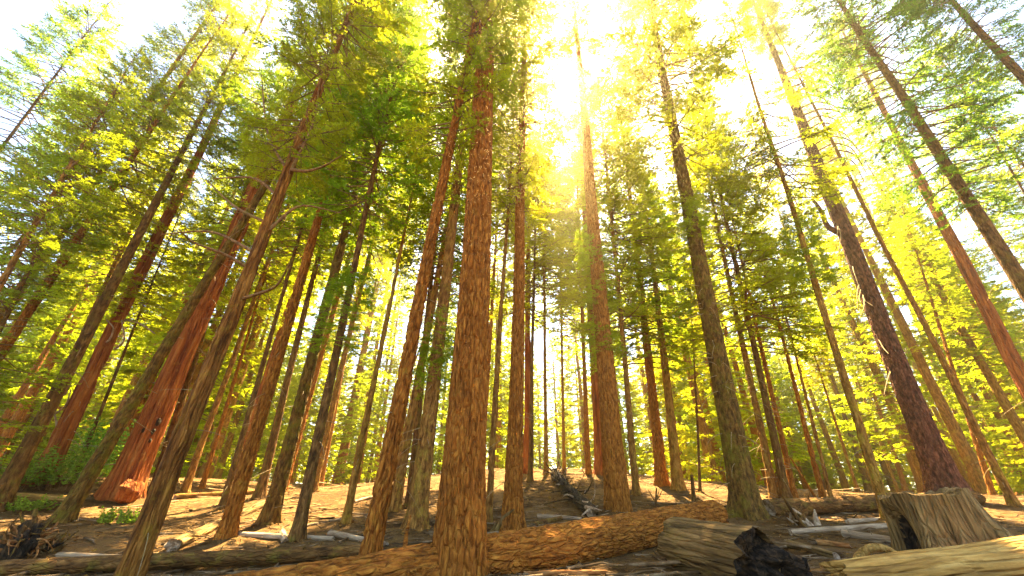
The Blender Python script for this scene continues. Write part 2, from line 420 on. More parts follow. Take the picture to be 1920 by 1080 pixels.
def tree(name, label, bark, base, w, up, crown_y=None, tip_y=None, kind='tall', leafm='leaf', rsc=1.0, H=None, twigs=0, group=None, seed=None, flare=.5, hi=None):
    """base, up: survey pixels of the foot and of a point high on the stem; w: stem width in pixels near the foot"""
    seed = seed or (len(TREES) * 7 + 11)
    rs = random.Random(seed)
    b = spot(*base); u = at_depth(up[0], up[1], b.y)
    d = (u - b).normalized()
    mpp = px_size(b + d * 1.0); r0 = .5 * w * mpp * b.y / math.hypot(b.x, b.y)   # an upright stem off to the side shows wider
    def h_at(py):
        # height along the stem whose image row is py
        lo, hi_ = 0.0, 90.0
        for _ in range(40):
            mid = (lo + hi_) / 2; p = b + d * mid
            f = Vector((0, math.cos(PITCH), math.sin(PITCH))); upv = Vector((0, -math.sin(PITCH), math.cos(PITCH)))
            q = p - Vector((0, 0, CAMZ)); row = 540 - FOC * q.dot(upv) / q.dot(f)
            if row > py: lo = mid
            else: hi_ = mid
        return lo
    HH = h_at(tip_y) if tip_y is not None else (H or rs.uniform(36, 44))
    root = thing(name, label, 'tree', b, group)
    root.rotation_euler = lean_matrix(d)
    px = w * 1024 / 1920.0
    seg = int(min(120, max(12, px * 2.2))); dh = max(.05, min(.6, mpp * 1920 / 1024 * 2.2))
    if hi: seg, dh = hi
    hf = min(HH * .75, max(6.0, h_at(60) if b.y < 26 else 14.0)); dh = max(dh, hf / 260)
    obj('trunk', trunk_mesh('trunk', HH, r0, bark, seed, seg, dh, hf, flare=flare), root)
    if crown_y is not None:
        h0 = h_at(crown_y)
        if h0 > HH - 3: h0 = HH - 6
        add_crowns(root, HH, h0, kind, seed % 2, leafm, HH + .3, rsc, rs)
    if twigs: dead_twigs(root, HH, r0, seed + 3, twigs, .8, h_at(crown_y if crown_y is not None else 300) * .98, max(.5, 2.2 * r0 + .3), thick=max(.008, mpp * .8))
    TREES.append((root, b, d, HH, r0, h_at)); return TREES[-1]

# ------------------------------------------------------------------ the named trees, left to right
G_MID = 'conifers standing in the glade'
# the great middle trunk and its neighbours
tree('cinnamon_pine_tree', 'big cinnamon-barked conifer in the middle foreground, standing before the long fallen log', 'cinnamon', (858, 1097), 96, (909, 100), 165, None, 'tall', 'leaf_gold', .6, 42, 0, G_MID, flare=.12, hi=(170, .035))
tree('cinnamon_pine_tree', 'straight orange-brown conifer right of the middle trunk, foot hidden by the fallen log', 'cinnamon', (960, 999), 36, (977, 360), 400, None, 'tall', 'leaf_gold', .85, 36, 14, G_MID, hi=(84, .06))
tree('cinnamon_pine_tree', 'tall brown conifer beside the sun, standing just behind the fallen log', 'cinnamon', (1160, 963), 47, (1084, 90), 230, None, 'tall', 'leaf_gold', .6, 40, 10, G_MID, flare=.12, hi=(100, .06))
tree('fir_tree', 'stout mossy conifer with pale dead twigs at the right end of the fallen log', 'moss', (1403, 972), 56, (1262, 240), 310, None, 'tall', 'leaf_gold', 1.1, 46, 110, G_MID, hi=(110, .05))
tree('dark_pine_tree', 'thick dark purplish plated pine rising behind the weathered stump', 'pine', (1785, 940), 70, (1478, 167), 100, None, 'tall', 'leaf_gold', .9, 48, 0, G_MID, hi=(130, .05))
tree('cedar_tree', 'near furrowed brown tree leaning right in the left foreground, forking into crooked limbs', 'cedar', (235, 1102), 52, (545, 310), 325, None, 'tall', 'leaf_gold', .9, 30, 10, G_MID, flare=.15, hi=(110, .045))
tree('redwood_tree', 'huge red fluted redwood with burnt holes and a burl at its swollen foot', 'redwood', (222, 937), 74, (475, 360), 330, None, 'open', 'leaf', .9, 46, 40, G_MID, flare=.28, hi=(150, .07))
tree('fir_tree', 'dark mossy leaning trunk crossing in front of the huge redwood', 'moss', (113, 982), 38, (467, 393), 340, None, 'tall', 'leaf_gold', .9, 36, 12, G_MID, hi=(80, .06))
tree('redwood_tree', 'red redwood at the far left with split ridges and white bent dead branches', 'redwood', (75, 906), 46, (283, 473), 390, None, 'open', 'leaf', .8, 42, 50, G_MID, hi=(100, .08))
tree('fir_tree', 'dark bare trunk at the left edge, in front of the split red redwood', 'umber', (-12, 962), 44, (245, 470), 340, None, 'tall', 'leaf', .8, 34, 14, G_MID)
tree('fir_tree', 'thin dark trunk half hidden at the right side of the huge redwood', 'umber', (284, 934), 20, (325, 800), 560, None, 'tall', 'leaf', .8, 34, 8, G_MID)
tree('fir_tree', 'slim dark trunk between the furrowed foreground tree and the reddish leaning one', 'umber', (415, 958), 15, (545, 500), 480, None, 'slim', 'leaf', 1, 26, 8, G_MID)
tree('cedar_tree', 'reddish leaning conifer standing where the grey diagonal log meets the pale branch', 'cinnamon', (422, 1012), 32, (610, 370), 390, None, 'tall', 'leaf_gold', .8, 32, 16, G_MID, hi=(70, .06))
tree('fir_tree', 'grey-green straight conifer with a flared foot, third left of the middle trunk', 'moss', (503, 985), 32, (636, 470), 440, None, 'tall', 'leaf', .85, 36, 10, G_MID, hi=(70, .07))
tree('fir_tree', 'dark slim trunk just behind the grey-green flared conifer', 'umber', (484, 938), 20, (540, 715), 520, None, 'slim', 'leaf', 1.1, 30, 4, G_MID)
tree('fir_tree', 'tall dark slender fir whose pointed top stands free against white sky', 'umber', (555, 1018), 25, (690, 380), 400, 12, 'slim', 'leaf', 1.15, None, 40, G_MID, hi=(56, .07))
tree('redwood_tree', 'distant red-barked trunk on the slope left of the middle trunk', 'redwood', (632, 906), 24, (714, 510), 500, None, 'tall', 'leaf_far', .8, 40, 6, G_MID)
tree('cedar_tree', 'thin light brown conifer rising behind the second fallen log', 'tan', (647, 985), 15, (753, 460), 450, 215, 'slim', 'leaf_gold', .9, None, 14, G_MID)
tree('cinnamon_pine_tree', 'brown leaning conifer crossing before the fallen log, left of the middle trunk', 'cinnamon', (684, 1092), 38, (817, 410), 300, None, 'column', 'leaf_gold', .7, 32, 10, G_MID, flare=.12, hi=(80, .05))
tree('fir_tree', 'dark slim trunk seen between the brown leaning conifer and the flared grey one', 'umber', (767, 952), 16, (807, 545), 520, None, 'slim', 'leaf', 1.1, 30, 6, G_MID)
tree('fir_tree', 'short-visible brown trunk tucked behind the brown leaning conifer', 'fir', (738, 962), 22, (775, 760), 560, None, 'slim', 'leaf', 1.1, 28, 4, G_MID)
tree('fir_tree', 'olive-brown conifer with a wide flared foot, next left of the middle trunk', 'fir', (778, 997), 36, (852, 393), 400, None, 'tall', 'leaf_gold', .8, 38, 14, G_MID, flare=.5, hi=(76, .06))
tree('fir_tree', 'thin grey-brown stem next right of the middle trunk', 'fir', (915, 985), 13, (948, 450), 440, None, 'slim', 'leaf_gold', .9, 26, 12, G_MID)
tree('cedar_tree', 'very thin orange stem far behind, close to the right edge of the middle trunk', 'cinnamon', (902, 892), 11, (930, 450), 560, None, 'slim', 'leaf_far', 1.2, 32, 0, G_MID)
tree('redwood_tree', 'bright red-orange trunk half hidden behind the straight orange-brown conifer', 'redwood', (988, 889), 17, (990, 620), 540, None, 'tall', 'leaf_far', .7, 38, 0, G_MID)
tree('fir_tree', 'thin dark stem on the slope beside the bright red-orange trunk', 'umber', (994, 905), 10, (1000, 590), 600, None, 'slim', 'leaf_far', 1.2, 28, 0, G_MID)
tree('fir_tree', 'hair-thin stem on the ridge above the splintered dead trunk', 'tan', (1058, 885), 7, (1053, 640), 640, None, 'slim', 'leaf_far', 1.2, 30, 0, G_MID)
tree('cedar_tree', 'thin orange stem on the ridge left of the tall brown conifer by the sun', 'cinnamon', (1104, 893), 11, (1090, 540), 560, None, 'slim', 'leaf_far', 1.2, 30, 0, G_MID)
tree('redwood_tree', 'red-orange trunk partly covered by the tall brown conifer by the sun', 'redwood', (1126, 893), 22, (1112, 655), 560, None, 'tall', 'leaf_far', .7, 38, 0, G_MID)
tree('fir_tree', 'grey slim trunk next right of the tall brown conifer by the sun', 'fir', (1194, 932), 14, (1162, 590), 620, None, 'slim', 'leaf_gold', 1.2, 30, 6, G_MID)
tree('fir_tree', 'red-brown conifer with a tall cone of golden foliage beside the white sky gap', 'cinnamon', (1242, 914), 23, (1213, 655), 690, 205, 'slim', 'leaf_gold', 1.2, None, 6, G_MID)
tree('fir_tree', 'orange-brown conifer left of the mossy twiggy one, lower golden crown', 'tan', (1273, 922), 22, (1238, 620), 660, 330, 'slim', 'leaf_gold', 1.3, None, 6, G_MID)
tree('fir_tree', 'whip-thin dark sapling trunk close left of the mossy twiggy conifer', 'umber', (1313, 925), 6, (1303, 735), 640, 520, 'short', 'leaf_far', .9, None, 6, G_MID)
tree('fir_tree', 'left one of the two dark twiggy trunks right of the mossy conifer', 'fir', (1453, 938), 17, (1363, 510), 470, None, 'slim', 'leaf_gold', 1.1, 28, 50, G_MID)
tree('fir_tree', 'right one of the two dark twiggy trunks, with a golden cone-shaped crown', 'umber', (1476, 942), 19, (1383, 510), 660, 150, 'slim', 'leaf_gold', 1.2, None, 40, G_MID)
tree('cedar_tree', 'slim orange trunk hugging the two dark twiggy trunks on their right', 'cinnamon', (1491, 939), 12, (1407, 560), 600, 330, 'slim', 'leaf_gold', 1.2, None, 4, G_MID)
tree('cedar_tree', 'left one of a pair of slender orange trunks above the dark log', 'cinnamon', (1545, 937), 11, (1452, 577), 620, 380, 'slim', 'leaf_gold', 1.3, None, 4, G_MID)
tree('cedar_tree', 'right one of the pair of slender orange trunks above the dark log', 'fir', (1559, 937), 8, (1480, 620), 640, 430, 'short', 'leaf_gold', 1.1, None, 4, G_MID)
tree('fir_tree', 'green-brown straight trunk standing in front of the dark fallen log', 'tan', (1668, 979), 23, (1480, 377), 440, None, 'open', 'leaf', .8, 32, 14, G_MID, hi=(56, .06))
tree('cedar_tree', 'orange trunk with pale green upper stem, next left of the dark plated pine', 'cinnamon', (1735, 924), 25, (1524, 380), 460, None, 'slim', 'leaf_gold', 1.1, 36, 6, G_MID)
tree('fir_tree', 'grey leaning trunk just right of the weathered stump', 'fir', (1904, 952), 21, (1640, 427), 200, None, 'open', 'leaf', .7, 40, 20, G_MID)
tree('fir_tree', 'reddish thin trunk at the right edge, behind the grey leaning one', 'cinnamon', (1908, 915), 17, (1643, 360), 230, None, 'tall', 'leaf', .75, 42, 14, G_MID)
tree('fir_tree', 'dark stem beside clumps of dead brown needles near the right edge', 'umber', (1968, 922), 21, (1693, 373), 250, None, 'tall', 'leaf', 1.0, 42, 14, G_MID)
tree('redwood_tree', 'red redwood with a sunlit yellow edge near the right edge', 'redwood', (2035, 935), 52, (1723, 333), 190, None, 'tall', 'leaf', 1.0, 46, 30, G_MID, hi=(84, .07))
tree('fir_tree', 'thick dark slanting stem amid deep green foliage in the upper right', 'umber', (2215, 985), 72, (1747, 267), 400, None, 'tall', 'leaf_dark', .75, 44, 20, G_MID)
tree('fir_tree', 'slender bare pole slanting before pale sky in the upper right', 'umber', (2290, 970), 15, (1753, 80), 330, None, 'open', 'leaf', .8, 38, 16, G_MID)
tree('fir_tree', 'thick dark bare stem slanting through the top right corner', 'umber', (2760, 1040), 95, (1847, 67), 130, None, 'tall', 'leaf_dark', .7, 36, 10, G_MID)
tree('fir_tree', 'long slanting pale green stem in the upper left, reaching the top edge', 'tan', (-248, 960), 42, (407, 7), 250, None, 'tall', 'leaf', .8, 40, 10, G_MID)
tree('fir_tree', 'slanting stem with a sunlit red edge, lower right of the pale green one', 'cinnamon', (-205, 965), 38, (350, 143), 470, None, 'open', 'leaf_gold', .8, 34, 20, G_MID)
tree('fir_tree', 'bright yellow-green leafy conifer at the left edge, nearest foliage', 'fir', (-300, 1035), 30, (80, 400), 470, None, 'slim', 'leaf_gold', 1.0, 22, 0, G_MID)
tree('fir_tree', 'deep green conifer in the top left corner beside blue sky', 'umber', (-520, 985), 28, (60, 200), 430, None, 'tall', 'leaf', .8, 34, 0, G_MID)
tree('fir_tree', 'leafy conifer with drooping green sprays low at the left edge', 'umber', (-190, 985), 20, (-20, 650), 820, None, 'slim', 'leaf', 1.2, 20, 0, G_MID)
tree('fir_tree', 'golden leafy conifer behind the slanting stems at the left edge', 'fir', (-420, 960), 22, (-60, 560), 760, None, 'tall', 'leaf_gold', .9, 30, 0, G_MID)
tree('fir_tree', 'green conifer filling the right edge behind the yellow-edged redwood', 'umber', (2190, 932), 20, (2000, 640), 700, None, 'tall', 'leaf', .9, 36, 0, G_MID)
tree('fir_tree', 'deep green low-branched conifer at the right edge beside the slanting dark stem', 'umber', (2420, 955), 26, (2050, 480), 600, None, 'tall', 'leaf_dark', .75, 32, 0, G_MID)
# slimmer stems in the middle distance: one row per stem, told apart by what they stand beside
for lab, bk, b, w, u, c, t in (
    ('thin orange trunk behind the furrowed foreground tree, right of the huge redwood', 'cinnamon', (377, 918), 10, (437, 720), 600, 300),
    ('bright orange trunk left of the reddish leaning conifer, standing behind the thin brown log', 'redwood', (434, 909), 15, (500, 700), 560, 240),
    ('pinkish red trunk between the reddish leaning conifer and the grey-green flared one', 'redwood', (490, 900), 13, (535, 720), 580, 280),
    ('pale olive trunk in the left haze, right of the dark slender fir', 'tan', (600, 906), 12, (640, 700), 600, 330),
    ('thin brown twin stem leaning right on the slope behind the thin light brown conifer', 'umber', (690, 897), 9, (712, 760), 640, 420),
    ('leaning bare pole crossing the twin stem on the left slope', 'umber', (693, 897), 7, (745, 770), 640, 480),
    ('tan stem in the golden haze left of the green-brown straight trunk', 'tan', (1640, 922), 9, (1570, 745), 700, 480),
    ('orange stem directly left of the dark plated pine, in the golden haze', 'cinnamon', (1700, 925), 12, (1640, 745), 640, 400),
    ('thin stem in golden haze, second left of the dark plated pine', 'tan', (1685, 923), 8, (1628, 765), 660, 470),
    ('spindly stem in golden haze right of the pair of slender orange trunks', 'fir', (1610, 923), 7, (1570, 800), 720, 560),
    ('reddish stub-branched stem at the right edge just behind the stump', 'cinnamon', (1862, 930), 13, (1840, 860), 600, 380),
    ('pale trunk in the haze at the far left behind the split red redwood', 'tan', (30, 900), 22, (90, 770), 560, 200),
    ('grey stem high at right between the grey leaning trunk and the dark plated pine', 'fir', (1850, 915), 15, (1700, 560), 520, 60),
    ('brown stem crossing the sky just right of the dark plated pine', 'tan', (1815, 912), 14, (1625, 480), 330, 20),
    ('red-brown stem at the right edge between the reddish thin trunk and the redwood', 'cinnamon', (1990, 915), 18, (1800, 560), 380, 0),
    ('dark stem left of the green-brown trunk, its crown reaching the upper sky', 'umber', (1625, 912), 13, (1500, 520), 470, 90),
    ('grey-brown stem in the left middle between slender fir and thin light brown conifer', 'fir', (585, 925), 15, (672, 560), 470, 60),
    ('orange stem in the left middle close behind the flared grey-green conifer', 'cinnamon', (528, 925), 16, (622, 600), 480, 120),
    ('brown stem right of the huge redwood, left of the slim dark trunk', 'fir', (345, 925), 16, (478, 560), 520, 160),
    ('brown stem in the middle distance just left of the thin light brown conifer', 'cinnamon', (660, 905), 12, (722, 560), 500, 170),
    ('slim brown stem between the straight orange-brown conifer and the splintered dead trunk', 'tan', (1024, 892), 9, (1022, 560), 560, 240),
    ('far dark trunk at the far left above the sunlit green shrubs', 'umber', (135, 905), 10, (165, 830), 620, 330)):
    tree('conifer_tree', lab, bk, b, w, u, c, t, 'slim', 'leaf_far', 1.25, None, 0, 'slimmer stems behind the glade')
print('trees', len(TREES))

# ------------------------------------------------------------------ the wood behind: far conifers with crowns close to the ground
rf = random.Random(5)
FAR_TRUNK = {}
for bk in ('cinnamon', 'fir', 'tan'):
    FAR_TRUNK[bk] = trunk_mesh('far_trunk', 34, .42, bk, 77, 14, .5, 12, flare=.2)
LANDMARKS = [(-12, 'left dark trunk'), (75, 'split redwood'), (222, 'huge redwood'), (422, 'reddish leaning conifer'), (503, 'flared conifer'),
             (555, 'slender fir'), (684, 'brown leaning conifer'), (778, 'olive conifer'), (858, 'middle trunk'), (960, 'straight orange conifer'),
             (1160, 'conifer by the sun'), (1273, 'orange-brown conifer'), (1403, 'mossy conifer'), (1476, 'twiggy trunks'), (1552, 'slender orange pair'),
             (1668, 'green-brown trunk'), (1785, 'dark pine'), (1904, 'grey leaning trunk')]
ORD = ['first', 'second', 'third', 'fourth', 'fifth', 'sixth', 'seventh', 'eighth', 'ninth', 'tenth', 'eleventh', 'twelfth', 'thirteenth', 'fourteenth', 'fifteenth',
       'sixteenth', 'seventeenth', 'eighteenth', 'nineteenth', 'twentieth'] + ['twenty-' + w for w in ('first', 'second', 'third', 'fourth', 'fifth', 'sixth', 'seventh', 'eighth', 'ninth')] + ['thirtieth']
def far_labels(pts):
    gaps = {}
    for k, (x, y, a) in enumerate(pts):
        px = 960 + FOC * a * 1.135
        gaps.setdefault(sum(px > l[0] for l in LANDMARKS), []).append((px, k))
    out = {}
    for g, items in gaps.items():
        items.sort()
        for n, (px, k) in enumerate(items):
            o = ORD[min(n, 29)]
            if g == 0: out[k] = f'far hazy conifer at left edge, foot out of view, {o} from left'
            elif g == len(LANDMARKS): out[k] = f'far hazy conifer at right edge, foot out of view, {o} from left'
            else: out[k] = f'{o} far hazy conifer from left between {LANDMARKS[g - 1][1]} and {LANDMARKS[g][1]}' if len(items) > 1 else f'only far hazy conifer between {LANDMARKS[g - 1][1]} and {LANDMARKS[g][1]}'
    return out
far_pts = []
tries = 0
while len(far_pts) < 140 and tries < 9000:
    tries += 1
    y = rf.uniform(30, 92); a = rf.uniform(-1.4, 1.4); x = a * y
    if abs(a) < .4 and (y < 40 or rf.random() < .5): continue   # the open mound
    if .62 < a < .95 and y < 62: continue                  # the bright clearing
    if any(math.hypot(x - q[0], y - q[1]) < 3.0 for q in far_pts): continue
    if any((t[1].x - x) ** 2 + (t[1].y - y) ** 2 < 6 for t in TREES): continue
    far_pts.append((x, y, a))
for k in range(72):
    y = rf.uniform(66, 104); a = -1.15 + 2.3 * k / 71.0 + rf.uniform(-.015, .015)
    if not any(math.hypot(a * y - q[0], y - q[1]) < 2.5 for q in far_pts): far_pts.append((a * y, y, a))
FAR_LABEL = far_labels(far_pts)
for k, (x, y, a) in enumerate(far_pts):
    root = thing('far_conifer_tree', FAR_LABEL[k], 'tree', (x, y, tz(x, y)), 'far hazy conifers of the wood behind')
    s = rf.uniform(.72, 1.15)
    bk = rf.choice(('cinnamon', 'cinnamon', 'fir', 'tan'))
    root.rotation_euler = (rf.uniform(-.015, .015), rf.uniform(-.015, .015), 0)
    t = obj('trunk', FAR_TRUNK[bk], root); t.scale = (s, s, s); t.rotation_euler = (0, 0, rf.uniform(0, 6))
    h0 = rf.uniform(.6, 5.0) if (k % 5 < 2 or y > 62) else rf.uniform(8, 15)
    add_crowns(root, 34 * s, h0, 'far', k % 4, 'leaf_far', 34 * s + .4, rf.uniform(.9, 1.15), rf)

def far_wood():
    rs = np.random.RandomState(31); out = []
    for k in range(56):
        a_ = -1.2 + 2.4 * k / 55 + rs.uniform(-.02, .02); d = rs.uniform(108, 132)
        me = P['far', k % 4][0]; n = len(me.vertices); v = np.empty(n * 3, dtype=np.float32); me.vertices.foreach_get('co', v)
        t = v.reshape(-1, 3, 3)[k % 4::4]; c = t.mean(1, keepdims=True); t = c + (t - c) * 2.1
        s_ = rs.uniform(1.0, 1.35); w = rs.uniform(1.1, 1.5); r = rs.uniform(0, 6.28); co, si = math.cos(r), math.sin(r)
        x, y = d * math.sin(a_), d * math.cos(a_)
        t = np.stack([(t[..., 0] * co - t[..., 1] * si) * w + x, (t[..., 0] * si + t[..., 1] * co) * w + y, t[..., 2] * s_ + tz(x, y) - .5], -1); out.append(t)
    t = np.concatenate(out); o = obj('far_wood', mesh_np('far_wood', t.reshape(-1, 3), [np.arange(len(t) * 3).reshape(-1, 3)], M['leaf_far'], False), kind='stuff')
    o['label'] = 'distant mass of hazy yellow-green forest closing the view behind the stems'; o['category'] = 'forest'
far_wood()
# needle duff heaped round the feet of the trees
def mound(x, y):
    z = np.zeros_like(np.asarray(x, dtype=float))
    for t in TREES:
        if t[1].y < 34:
            w = t[4] * 1.5 + .25; z = z + min(.16, .22 * t[4] + .05) * np.exp(-((x - t[1].x) ** 2 + (y - t[1].y) ** 2) / (w * w))
    return z
gm = bpy.data.objects['ground'].data
gv = np.empty(len(gm.vertices) * 3, dtype=np.float32); gm.vertices.foreach_get('co', gv); gv = gv.reshape(-1, 3)
gv[:, 2] += mound(gv[:, 0], gv[:, 1]); gm.vertices.foreach_set('co', gv.ravel()); gm.update()

# ------------------------------------------------------------------ logs, stumps, fallen branches
def log_mesh(name, p0, p1, r0, r1, bark, seed, seg=48, dl=.07, ragged=.12, bend=0.0, bow=0.0):
    """tube in local space: along +x from 0 to length, centre line at z=0; ragged broken rims and recessed end faces"""
    L = (p1 - p0).length; n = max(10, int(L / dl)); rs = np.random.RandomState(seed)
    s = np.linspace(0, 1, n); u = np.arange(seg) / seg
    U, S = np.meshgrid(u, s); r = r0 + (r1 - r0) * S
    r = r * (1 + .10 * (vnoise(U, S * L / 1.3, 4, seed + 1) - .5)) + bark_disp(U, S * L, 2 * math.pi * (r0 + r1) / 2, bark, seed)
    X = S * L
    e0 = ragged * (vnoise(u, u * 0, max(6, seg // 4), seed + 2) - .5) * 2; e1 = ragged * (vnoise(u, u * 0 + 3, max(6, seg // 4), seed + 4) - .5) * 2
    X[0] += e0; X[-1] += e1
    w = 4 * S * (1 - S)
    V = np.stack([X, r * np.cos(U * 2 * math.pi) + bend * w, r * np.sin(U * 2 * math.pi) + bow * w], -1).reshape(-1, 3)
    i = np.arange(n - 1)[:, None] * seg; j = np.arange(seg)[None, :]; j2 = (j + 1) % seg
    q = np.stack([i + j, i + seg + j, i + seg + j2, i + j2], -1).reshape(-1, 4)
    return mesh_np(name, V[:, [1, 2, 0]], [q], M[bark]), V.reshape(n, seg, 3), L
def end_mesh(name, rim, outward, mat, seed, depth=.05):
    """rough end face filling a rim loop"""
    c = rim.mean(0); rings = 7; seg = len(rim); rs = np.random.RandomState(seed)
    vs = []
    for k in range(rings):
        f = 1 - k / rings
        v = c + (rim - c) * (f * .995)
        v[:, 0] -= outward * depth * (1 - f) * .6
        v[:, 0] += depth * .7 * (vnoise(np.arange(seg) / seg, np.full(seg, k * .7), max(5, seg // 4), seed) - .5) * (1 if k else 0)
        vs.append(v)
    cc = c.copy(); cc[0] -= outward * depth * .5
    V = np.vstack(vs + [cc[None]])
    i = np.arange(rings - 1)[:, None] * seg; j = np.arange(seg)[None, :]; j2 = (j + 1) % seg
    q = np.stack([i + j, i + j2, i + seg + j2, i + seg + j], -1).reshape(-1, 4)
    k = (rings - 1) * seg
    t = np.stack([k + np.arange(seg), k + (np.arange(seg) + 1) % seg, np.full(seg, rings * seg)], -1)
    return mesh_np(name, V[:, [1, 2, 0]], [q, t], M[mat])
def log(name, label, p0, p1, r0, r1, bark, seed, end='deadwood', cat='log', group=None, seg=48, dl=.07, ragged=.1, bend=0., bow=0., stubs=0):
    root = thing(name, label, cat, p0, group)
    d = (p1 - p0)
    root.rotation_euler = d.to_track_quat('Z', 'Y').to_euler()
    me, V, L = log_mesh('trunk', p0, p1, r0, r1, bark, seed, seg, dl, ragged, bend, bow)
    obj('trunk', me, root)
    obj('broken_end', end_mesh('broken_end', V[0], -1, end, seed + 8, r0 * .5), root)
    obj('broken_end', end_mesh('broken_end', V[-1], 1, end, seed + 9, r1 * .5), root)
    rs = np.random.RandomState(seed + 40)
    for k in range(stubs):
        s = rs.uniform(.1, .9); a = rs.uniform(-.3, 3.4); r = r0 + (r1 - r0) * s; ln = r * rs.uniform(.6, 1.6)
        dr = np.array([rs.uniform(-.3, .5), math.cos(a), math.sin(a)])
        p = np.array([s * L, 0, 0]) + dr * r * .85
        limb(root, 'branch_stub', [v[[1, 2, 0]] for v in (p, p + dr * ln * .5, p + dr * ln + np.array([.1 * ln, 0, 0]))], r * .12, r * .04, bark if bark in M else 'limb', 6)
    return root
def lie(px0, px1, r0px, r1px, sink=.15):
    """ends of a lying log from the survey pixels of its underside; radii from pixel half-heights"""
    a = spot(*px0); b = spot(*px1)
    ra = r0px * px_size(a); rb = r1px * px_size(b)
    return a + Vector((0, 0, ra * (1 - sink))), b + Vector((0, 0, rb * (1 - sink))), ra, rb

# the long log across the foreground
a, b, ra, rb = lie((1000, 1068), (1345, 990), 33, 25)
dv = (a - b).normalized(); a2 = a + dv * 6.0
log('fallen_log', 'long cinnamon-barked fallen log running behind the middle trunk to the mossy conifer', a2, b, ra * 1.12, rb, 'cinnamon', 301, seg=96, dl=.045, stubs=5)
# the second log further left
a, b, ra, rb = lie((-60, 1084), (700, 1046), 14, 12)
log('fallen_log', 'dark brown fallen log lying behind the foreground log at lower left', a, b, ra, rb, 'umber', 302, seg=56, dl=.06, stubs=6)
a, b, ra, rb = lie((1442, 968), (1720, 952), 15, 13)
b = b + (b - a).normalized() * 4
log('fallen_log', 'dark fallen log stretching behind the green-brown trunk towards the stump', a, b, ra, rb, 'umber', 303, seg=40, dl=.08, stubs=3)
a, b, ra, rb = lie((317, 1036), (492, 951), 12, 6)
log('fallen_log', 'grey fallen log running diagonally up the slope to the flared conifer', a, b, ra, rb, 'greywood', 304, seg=36, dl=.07, stubs=6)
a, b, ra, rb = lie((326, 937), (482, 926), 5, 4)
log('fallen_log', 'thin brown log lying level right of the huge redwood', a, b, ra, rb, 'fir', 305, seg=20, dl=.1, stubs=2)
a, b, ra, rb = lie((30, 938), (132, 942), 7, 6)
log('fallen_log', 'pale sunlit log at the far left between redwood and mossy trunk', a, b, ra, rb, 'driftwood', 306, seg=24, dl=.1)
a, b, ra, rb = lie((440, 1008), (625, 1014), 5.5, 4)
log('fallen_branch', 'pale barkless branch lying in front of the flared grey-green conifer', a, b, ra, rb, 'deadwood', 307, seg=16, dl=.07, stubs=4)
a, b, ra, rb = lie((527, 1004), (533, 1022), 6, 6)
log('cut_log', 'short pale log piece pointing at the viewer before the dark slender fir', a, b, ra, rb, 'deadwood', 308, seg=20, dl=.07)
a, b, ra, rb = lie((618, 1004), (722, 1026), 5, 5)
log('fallen_branch', 'smooth pale log left of the brown leaning conifer, touching the long log', a, b, ra, rb, 'deadwood', 309, seg=20, dl=.07)
a, b, ra, rb = lie((110, 1046), (236, 1052), 5, 5)
log('fallen_branch', 'thin tan pole lying at lower left above the dark fallen log', a, b, ra, rb, 'deadwood', 310, seg=14, dl=.1)
for k, (lab, p, q, r1, r2, bk) in enumerate((
    ('long straight pale pole on the ground between rotten log and stump', (1484, 1004), (1684, 990), 5.5, 5, 'deadwood'),
    ('pale pinkish log ending at the dark hollow of the stump', (1580, 1006), (1684, 1022), 6.5, 6.5, 'deadwood'),
    ('grey broken pole just right of the charred log end', (1484, 1028), (1570, 1050), 7, 6, 'greywood'),
    ('short reddish branch in the middle of the sticks right of the charred log', (1533, 1022), (1598, 1029), 5, 4, 'rootwood'),
    ('small tan stick below the dark fallen log near the green-brown trunk', (1590, 982), (1665, 976), 4, 3, 'deadwood'),
    ('bright stick on the ground left of the splintered dead trunk', (1008, 972), (1092, 976), 4, 3, 'deadwood'),
    ('dark crooked stick at the foot of the straight orange-brown conifer', (1000, 990), (1080, 968), 5, 3, 'umber'),
    ('sunlit bark slab under the long log right of the middle trunk', (985, 1082), (1140, 1078), 5, 4, 'rootwood'),
    ('pale stick on the left slope beside the thin light brown conifer', (664, 944), (712, 930), 3, 2, 'deadwood'),
    ('pale stick on the slope in front of the dark trunk left of the middle', (560, 992), (640, 975), 3, 2, 'deadwood'))):
    a, b, ra, rb = lie(p, q, r1, r2)
    log('fallen_branch', lab, a, b, ra, rb, bk, 320 + k, seg=14, dl=.08, ragged=.05, stubs=2, bend=.05)
# the charred log pointing at the viewer
a, b, ra, rb = lie((1285, 1060), (1432, 1100), 46, 56, .3)
log('charred_log', 'thick weathered log with a black charred end, under the right end of the long log', a, b, ra * .95, rb, 'greywood', 340, end='char', seg=80, dl=.045, ragged=.4, stubs=0)
a, b, ra, rb = lie((1455, 1085), (1520, 1092), 30, 22, .3)
log('charred_log', 'low black lump of burnt wood at the foot of the charred log', a, b, ra, rb, 'char', 341, end='char', seg=40, dl=.05, ragged=.04)
# the smooth log in the bottom right corner
a, b, ra, rb = lie((1590, 1118), (2050, 1090), 30, 44, .2)
log('fallen_log', 'smooth golden weathered log in the bottom right corner', a, b, ra, rb, 'driftwood', 342, seg=80, dl=.05, ragged=.2, end='driftwood')

# arched root beside the stump
o = spot(1606, 1066); c = px_size(o)
r = thing('arched_root', 'pale arched root bowing out of the ground left of the stump', 'root', o)
def rel(px, py): return np.array(at_depth(px, py, o.y) - o)
limb(r, 'root', [rel(1604, 1070), rel(1610, 1042), rel(1632, 1026), rel(1660, 1027), rel(1690, 1046)], 8 * c, 6 * c, 'driftwood', 12)

